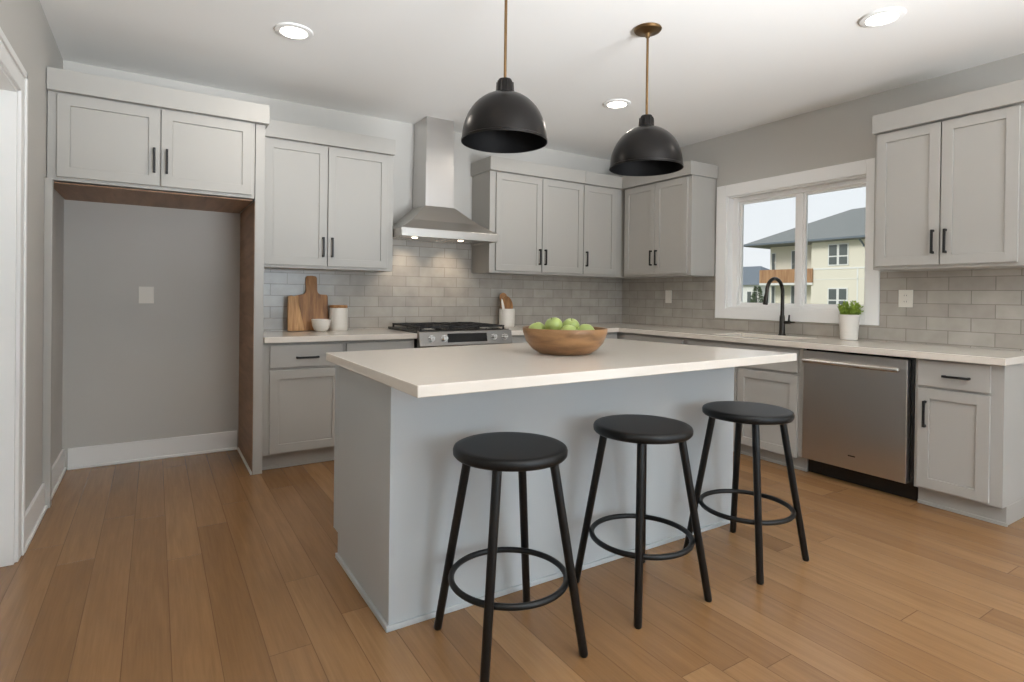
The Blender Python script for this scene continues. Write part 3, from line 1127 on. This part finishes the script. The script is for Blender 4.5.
def outlet(Mf, u, z, w, h, label, kind):
    t = thing('wall_outlet', label, 'outlet', Mf((u, .009, z)))
    base = .0095 if Mf is RIGHT else .0005
    obj('cover_plate', rbox(BM(), Mf, u - w / 2, u + w / 2, base, base + .006, z - h / 2, z + h / 2), M_PLATE, t, bevel=.002)
    if kind == 'duplex':
        for s in (-1, 1):
            bm = BM()
            rbox(bm, Mf, u - .017, u + .017, base + .006, base + .009, z + s * .021 - .014, z + s * .021 + .014)
            o = obj('socket', bm, M_PLATE, t, bevel=.002)
            bm = BM()
            for d in (-.007, .007):
                rbox(bm, Mf, u + d - .001, u + d + .001, base + .009, base + .0094, z + s * .021 - .004, z + s * .021 + .006)
            obj('slots', bm, M_DARKHOLE, o)
    elif kind == 'rocker':
        obj('rocker', rbox(BM(), Mf, u - .017, u + .017, base + .006, base + .010, z - .033, z + .033), M_PLATE, t, bevel=.002)
    else:
        c = Mf((u + .01, base + .006, z))
        bm = BM()
        tube(bm, [c, Mf((u + .01, base + .011, z))], .022, 24)
        o = obj('round_socket', bm, M_PLATE, t, smooth=True)


outlet(lambda p: (p[0], AD - p[1], p[2]), -4.425, 1.16, .090, .118, 'cream wall outlet with a round socket in the refrigerator alcove', 'round')
outlet(RIGHT, 2.792, 1.199, .088, .120, 'white duplex outlet on the tile under the right wall cabinet', 'duplex')
outlet(RIGHT, .677, 1.195, .080, .125, 'white rocker switch plate on the tile near the corner', 'rocker')

# ------------------------------------------------------------------ things on the counters
# cutting boards
bm = BM()
out = [(-.112, 0), (.121, 0), (.122, .266), (.115, .280), (.062, .284), (.048, .296), (.043, .312), (.043, .415)]
out += [(.034, .428), (.0, .432), (-.034, .428)]
out += [(-.042, .415), (-.043, .312), (-.050, .296), (-.064, .284), (-.108, .276), (-.113, .262)]
prism(bm, out, -.009, .009, lambda p: (p[0], -p[2], p[1]))
t = obj('paddle_board', bm, M_BOARD, loc=(0, 0, 0), bevel=.003)
t.location = (-3.330, -.080, CT + .002)
t.rotation_euler = (math.radians(-9), 0, 0)
tag(t, 'brown wooden paddle cutting board with a handle leaning on the backsplash', 'cutting board')
bm = BM()
out = [(-.062, 0), (.060, 0), (.052, .05), (.040, .11), (.030, .165), (.020, .215), (.022, .268), (.006, .272), (-.012, .264), (-.030, .270), (-.054, .266), (-.060, .15)]
prism(bm, out, -.014, .014, lambda p: (p[0], -p[2], p[1]))
t = obj('live_edge_board', bm, M_BOARD2, bevel=.004)
t.location = (-3.462, -.125, CT + .003)
t.rotation_euler = (math.radians(-7), 0, math.radians(4))
tag(t, 'small rough-edged wooden board leaning left of the paddle board', 'cutting board')
# canister
t = thing('canister', 'white ceramic canister with a wooden lid beside the cutting boards', 'canister', (-3.140, -.115, CT))
obj('jar', lathe(BM(), [(0, 0), (.064, 0), (.069, .006), (.070, .03), (.070, .172), (.067, .178), (0, .178)], (-3.140, -.115, CT), 40), M_CERAM, t, smooth=True)
obj('lid', lathe(BM(), [(0, .179), (.065, .179), (.068, .183), (.068, .196), (.064, .200), (0, .200)], (-3.140, -.115, CT), 40), M_SPOON, t, smooth=True, label='light wooden lid')
# small bowl
t = obj('small_bowl', lathe(BM(), [(0, 0), (.036, 0), (.052, .012), (.066, .045), (.071, .080), (.072, .092), (.069, .093), (.066, .080), (.060, .048), (.046, .018), (0, .012)], (-3.292, -.190, CT), 40), M_CERAM, loc=(-3.292, -.190, CT), smooth=True)
tag(t, 'small round white ceramic bowl in front of the cutting board', 'bowl')
# utensil crock
UX, UY = -1.570, -.115
t = obj('utensil_crock', lathe(BM(), [(0, 0), (.066, 0), (.071, .006), (.0735, .03), (.075, .165), (.072, .169), (.069, .164), (.067, .02), (0, .012)], (UX, UY, CT), 40), M_CERAM, loc=(UX, UY, CT), smooth=True)
tag(t, 'white ceramic utensil crock on the counter right of the range', 'crock')


def spoon(name, base, tip, wid, hl, mat, label, cat, fat=.006):
    """handle from base, blade ending at tip; blade wid wide and hl long, facing the room"""
    b = Vector(base)
    e = Vector(tip)
    d = (e - b).normalized()
    side = d.cross(Vector((0, 1, 0))).normalized()
    nrm = d.cross(side).normalized()
    L = (e - b).length
    bm = BM()
    tube(bm, [b, b + d * (L - hl * .8)], .006, 10)
    ctr = b + d * (L - hl / 2)
    ring = []
    pts = []
    for k in range(24):
        a = 2 * math.pi * k / 24
        pts.append(ctr + side * (wid / 2 * math.cos(a)) + d * (hl / 2 * math.sin(a)))
    for s in (-1, 1):
        ring.append([bm.verts.new(p + nrm * s * fat) for p in pts])
    bm.faces.new(ring[0][::-1])
    bm.faces.new(ring[1])
    for k in range(24):
        j = (k + 1) % 24
        bm.faces.new((ring[0][k], ring[0][j], ring[1][j], ring[1][k]))
    o = obj(name, bm, mat, loc=base, bevel=.002)
    return tag(o, label, cat)


spoon('wooden_spoon', (UX + .012, UY + .02, CT + .020), (UX - .012, UY + .056, CT + .318), .085, .11, M_SPOON, 'tall round-headed wooden spoon at the back of the white crock', 'spoon')
spoon('wooden_spatula', (UX + .014, UY - .012, CT + .020), (UX - .012, UY + .004, CT + .286), .130, .185, M_BOARD, 'broad dark wooden spatula filling the middle of the white crock', 'spatula')
spoon('cream_spoon', (UX - .030, UY - .040, CT + .022), (UX - .082, UY - .038, CT + .262), .026, .15, M_CERAM, 'pale cream spoon leaning out of the left side of the crock', 'spoon', .004)

# potted plant
PXx, PYy = -.092, -2.462
t = thing('potted_plant', 'small leafy green plant in a white pot under the window', 'plant', (PXx, PYy, CT))
obj('pot', lathe(BM(), [(0, 0), (.050, 0), (.055, .004), (.066, .164), (.069, .172), (.069, .184), (.064, .184), (.062, .166), (.058, .160), (0, .160)], (PXx, PYy, CT), 40), M_POT, t, smooth=True)
obj('soil', lathe(BM(), [(0, .170), (.040, .168), (.0615, .165)], (PXx, PYy, CT), 24), M_SOIL, t, smooth=True)
bm = BM()
rng = random.Random(5)


def leaf(bm, p, d, L, w):
    d = d.normalized()
    s = d.cross(Vector((rng.uniform(-1, 1), rng.uniform(-1, 1), rng.uniform(-.3, 1)))).normalized()
    nn = d.cross(s).normalized()
    a = bm.verts.new(p)
    b = bm.verts.new(p + d * L * .5 + s * w + nn * w * .3)
    c = bm.verts.new(p + d * L * .5 - s * w + nn * w * .3)
    m_ = bm.verts.new(p + d * L * .5)
    e = bm.verts.new(p + d * L)
    for f in ((a, m_, b), (a, c, m_), (m_, e, b), (m_, c, e)):
        bm.faces.new(f)


bs = BM()
for i in range(70):
    a = rng.uniform(0, 2 * math.pi)
    r0 = .05 * math.sqrt(rng.random())
    p0 = Vector((PXx + r0 * math.cos(a), PYy + r0 * math.sin(a), CT + .164))
    lean = Vector((math.cos(a), math.sin(a), 0)) * (r0 / .05) * .55 + Vector((rng.uniform(-.15, .15), rng.uniform(-.15, .15), 1))
    H = rng.uniform(.06, .115) * (1.1 - .35 * r0 / .05)
    p1 = p0 + lean.normalized() * H
    tube(bs, [p0, p1], .0012, 5)
    for k in range(11):
        q_ = p0.lerp(p1, .25 + .75 * k / 10)
        dd = Vector((rng.uniform(-1, 1), rng.uniform(-1, 1), rng.uniform(.1, 1.2)))
        leaf(bm, q_, dd, rng.uniform(.016, .027), rng.uniform(.005, .008))
obj('stems', bs, M_LEAF, t)
o = obj('foliage', bm, M_LEAF, t)

# fruit bowl
BX, BY = -2.745, -2.525
bowl = obj('fruit_bowl', lathe(BM(), [(0, 0), (.112, 0), (.122, .004), (.152, .022), (.180, .055), (.196, .098), (.1985, .116), (.196, .120), (.190, .117), (.186, .098), (.170, .058), (.140, .028), (.10, .016), (0, .014)], (BX, BY, IT), 64), M_BOWLW, loc=(BX, BY, IT), smooth=True)
tag(bowl, 'large round wooden bowl holding green apples on the island', 'bowl')
ap = thing('green_apple', 'x', 'apple', (0, 0, 0), 'green apples in the wooden bowl')
ar = .043
prof = []
for k in range(17):
    a = -math.pi / 2 + math.pi * k / 16
    r = ar * math.cos(a)
    z = ar * .92 * math.sin(a)
    if k >= 14:
        z -= (k - 13) ** 2 * .0016
    if k <= 2:
        z += (3 - k) * .0012
    prof.append((max(r, 0) if k not in (0, 16) else 0, z))
obj('flesh', lathe(BM(), prof, seg=32), M_APPLE, ap, local=True, smooth=True)
obj('stem', tube(BM(), [(0, 0, .024), (.001, 0, .034), (.004, .001, .041)], .0012, 6), M_STEM, ap, local=True)
uR = Vector((R.x, R.y, 0)).normalized()
uF = Vector((Fw.x, Fw.y, 0)).normalized()
AP = [(-.052, .008, .128, 'green apple highest on the left of the pile, its whole front showing', 10),
      (.034, .050, .122, 'green apple highest on the right of the pile, at the back', 80),
      (.096, -.015, .100, 'green apple furthest right in the wooden bowl', 200),
      (.014, -.055, .097, 'green apple low in the middle at the front of the bowl', 150),
      (-.128, .045, .103, 'green apple furthest left in the wooden bowl', 300),
      (-.020, .135, .094, 'green apple deep at the back of the bowl, mostly hidden', 30)]
for i, (a, b, z, lb, rz) in enumerate(AP):
    p = Vector((BX, BY, IT + z)) + uR * a + uF * b
    if i == 0:
        ap.location = p
        ap['label'] = lb
        ap.rotation_euler = (.2, .3, rz)
        o = ap
    else:
        o = dup(ap, p, lb)
        o.rotation_euler = (.35 * math.cos(rz), .35 * math.sin(rz), math.radians(rz))

# ------------------------------------------------------------------ outdoors
struct('ground', box(BM(), .6, 120, -60, 110, -1.2, -.9), M_GRASS, label='lawn outside the window')
HXf = 38.4
t = thing('apartment_house', 'cream two-storey house with a grey roof seen through the window', 'house', (HXf, 18, -.9))
bm = BM()
box(bm, HXf, HXf + 11, 19.9, 6, -.9, 5.75)
box(bm, HXf + 1.4, HXf + 11, 24.25, 19.9, -.9, 5.75)
obj('siding_walls', bm, M_HSIDE, t)
bm = BM()
box(bm, HXf - .03, HXf, 19.9, 6, 3.44, 3.56)
box(bm, HXf - .02, HXf, 19.9, 6, 2.68, 2.72)
box(bm, HXf - .02, HXf, 16.55, 16.45, -.9, 3.44)
obj('belt_trim', bm, M_HTRIM, t)
bm = BM()
ex0, ex1, ey0, ey1 = HXf - .8, HXf + 11.8, 25.3, 4.8
ez = 5.72
rd = [(HXf + 5.4, 19.7, 8.60), (HXf + 5.4, 9.5, 8.75)]
ev = [bm.verts.new(p) for p in ((ex0, ey0, ez), (ex1, ey0, ez), (ex1, ey1, ez), (ex0, ey1, ez))]
eb = [bm.verts.new(p) for p in ((ex0, ey0, ez - .18), (ex1, ey0, ez - .18), (ex1, ey1, ez - .18), (ex0, ey1, ez - .18))]
rv = [bm.verts.new(p) for p in rd]
for f in ((ev[0], rv[0], ev[1]), (ev[1], rv[0], rv[1], ev[2]), (ev[2], rv[1], ev[3]), (ev[3], rv[1], rv[0], ev[0]), tuple(eb)):
    bm.faces.new(f)
for i in range(4):
    j = (i + 1) % 4
    bm.faces.new((ev[i], ev[j], eb[j], eb[i]))
obj('roof', bm, M_HROOF, t)
bm = BM()
box(bm, ex0 - .08, ex0, 25.2, 5, ez - .14, ez)
tube(bm, [(ex0 + .02, 16.15, ez - .1), (ex0 + .45, 16.1, ez - .4), (HXf - .06, 16.1, ez - .6), (HXf - .06, 16.1, 5.0)], .06, 8)
obj('gutter', bm, M_HROOF2, t)
bm = BM()
box(bm, HXf + 4.2, HXf + 4.4, 17.3, 17.1, 7.9, 8.75)
obj('roof_vent', bm, M_HROOF2, t)


def hwin(a, b, c, d, x=HXf, rail=True):
    bm = BM()
    k = .09
    box(bm, x - .05, x, a + k, b - k, c - k, d + k)
    f = obj('window', bm, M_HTRIM, t)
    bm = BM()
    if rail:
        mz = (c + d) / 2 - .12
        box(bm, x - .07, x - .05, a, b, c, mz - .05)
        box(bm, x - .07, x - .05, a, b, mz + .05, d)
    else:
        box(bm, x - .07, x - .05, a, b, c, d)
    obj('pane', bm, M_HWIN, f)


hwin(18.53, 17.97, 3.80, 5.25)
hwin(17.79, 17.22, 3.80, 5.25)
hwin(18.51, 17.96, .55, 1.97)
hwin(17.77, 17.24, .55, 1.98)
xr = HXf + 1.4
hwin(24.05, 23.8, 3.55, 4.98, xr, False)
hwin(22.3, 21.5, 3.0, 5.10, xr, False)
hwin(24.05, 23.8, .3, 2.25, xr, False)
hwin(22.3, 21.5, -.8, 2.25, xr, False)
bm = BM()
box(bm, HXf - .10, HXf + 1.4, 24.25, 19.75, 2.30, 2.50)
b_ = obj('balcony_slab', bm, M_HTRIM, t)
bm = BM()
box(bm, HXf - .12, HXf - .02, 24.22, 19.75, 2.48, 3.56)
box(bm, HXf - .02, HXf + 1.4, 24.22, 24.12, 2.48, 3.56)
obj('balcony_parapet', bm, M_HWOOD, t)
# far house
t = thing('distant_house', 'pale distant house with a blue-grey roof at the window left edge', 'house', (74, 50, -.9))
bm = BM()
box(bm, 70, 82, 45.6, 58, -.9, 3.3)
obj('siding_walls', bm, M_HTRIM, t)
bm = BM()
lo = [bm.verts.new(p) for p in ((69.4, 45.0, 3.2), (82.6, 45.0, 3.2), (82.6, 58.6, 3.2), (69.4, 58.6, 3.2))]
hi = [bm.verts.new(p) for p in ((76, 49.5, 6.3), (76, 54, 6.3))]
for f in ((lo[0], lo[3], hi[1], hi[0]), (lo[0], hi[0], lo[1]), (lo[1], hi[0], hi[1], lo[2]), (lo[2], hi[1], lo[3]), tuple(lo[::-1])):
    bm.faces.new(f)
obj('roof', bm, M_HROOF2, t)
for a in (47.2, 46.2):
    obj('window', box(BM(), 69.95, 70, a + .4, a - .2, .6, 2.2), M_HWIN, t)
# shrub
t = thing('shrub', 'dark green shrub left of the cream house', 'shrub', (36, 22.85, -.9))
bm = BM()
rng = random.Random(11)
for i in range(900):
    a = rng.uniform(0, 2 * math.pi)
    zz_ = rng.uniform(0, 1)
    r0 = .42 * math.sin(math.pi * min(1, .15 + zz_ * .85)) ** .6 * math.sqrt(rng.random()) + .03
    p = Vector((36 + r0 * math.cos(a), 22.85 + r0 * math.sin(a), -.7 + 2.8 * zz_))
    leaf(bm, p, Vector((math.cos(a), math.sin(a), rng.uniform(-.2, .8))), rng.uniform(.14, .24), rng.uniform(.04, .07))
obj('foliage', bm, M_BUSH, t)
obj('trunk', tube(BM(), [(36, 22.85, -.9), (36, 22.85, 1.2)], [.05, .02], 8), M_STEM, t)
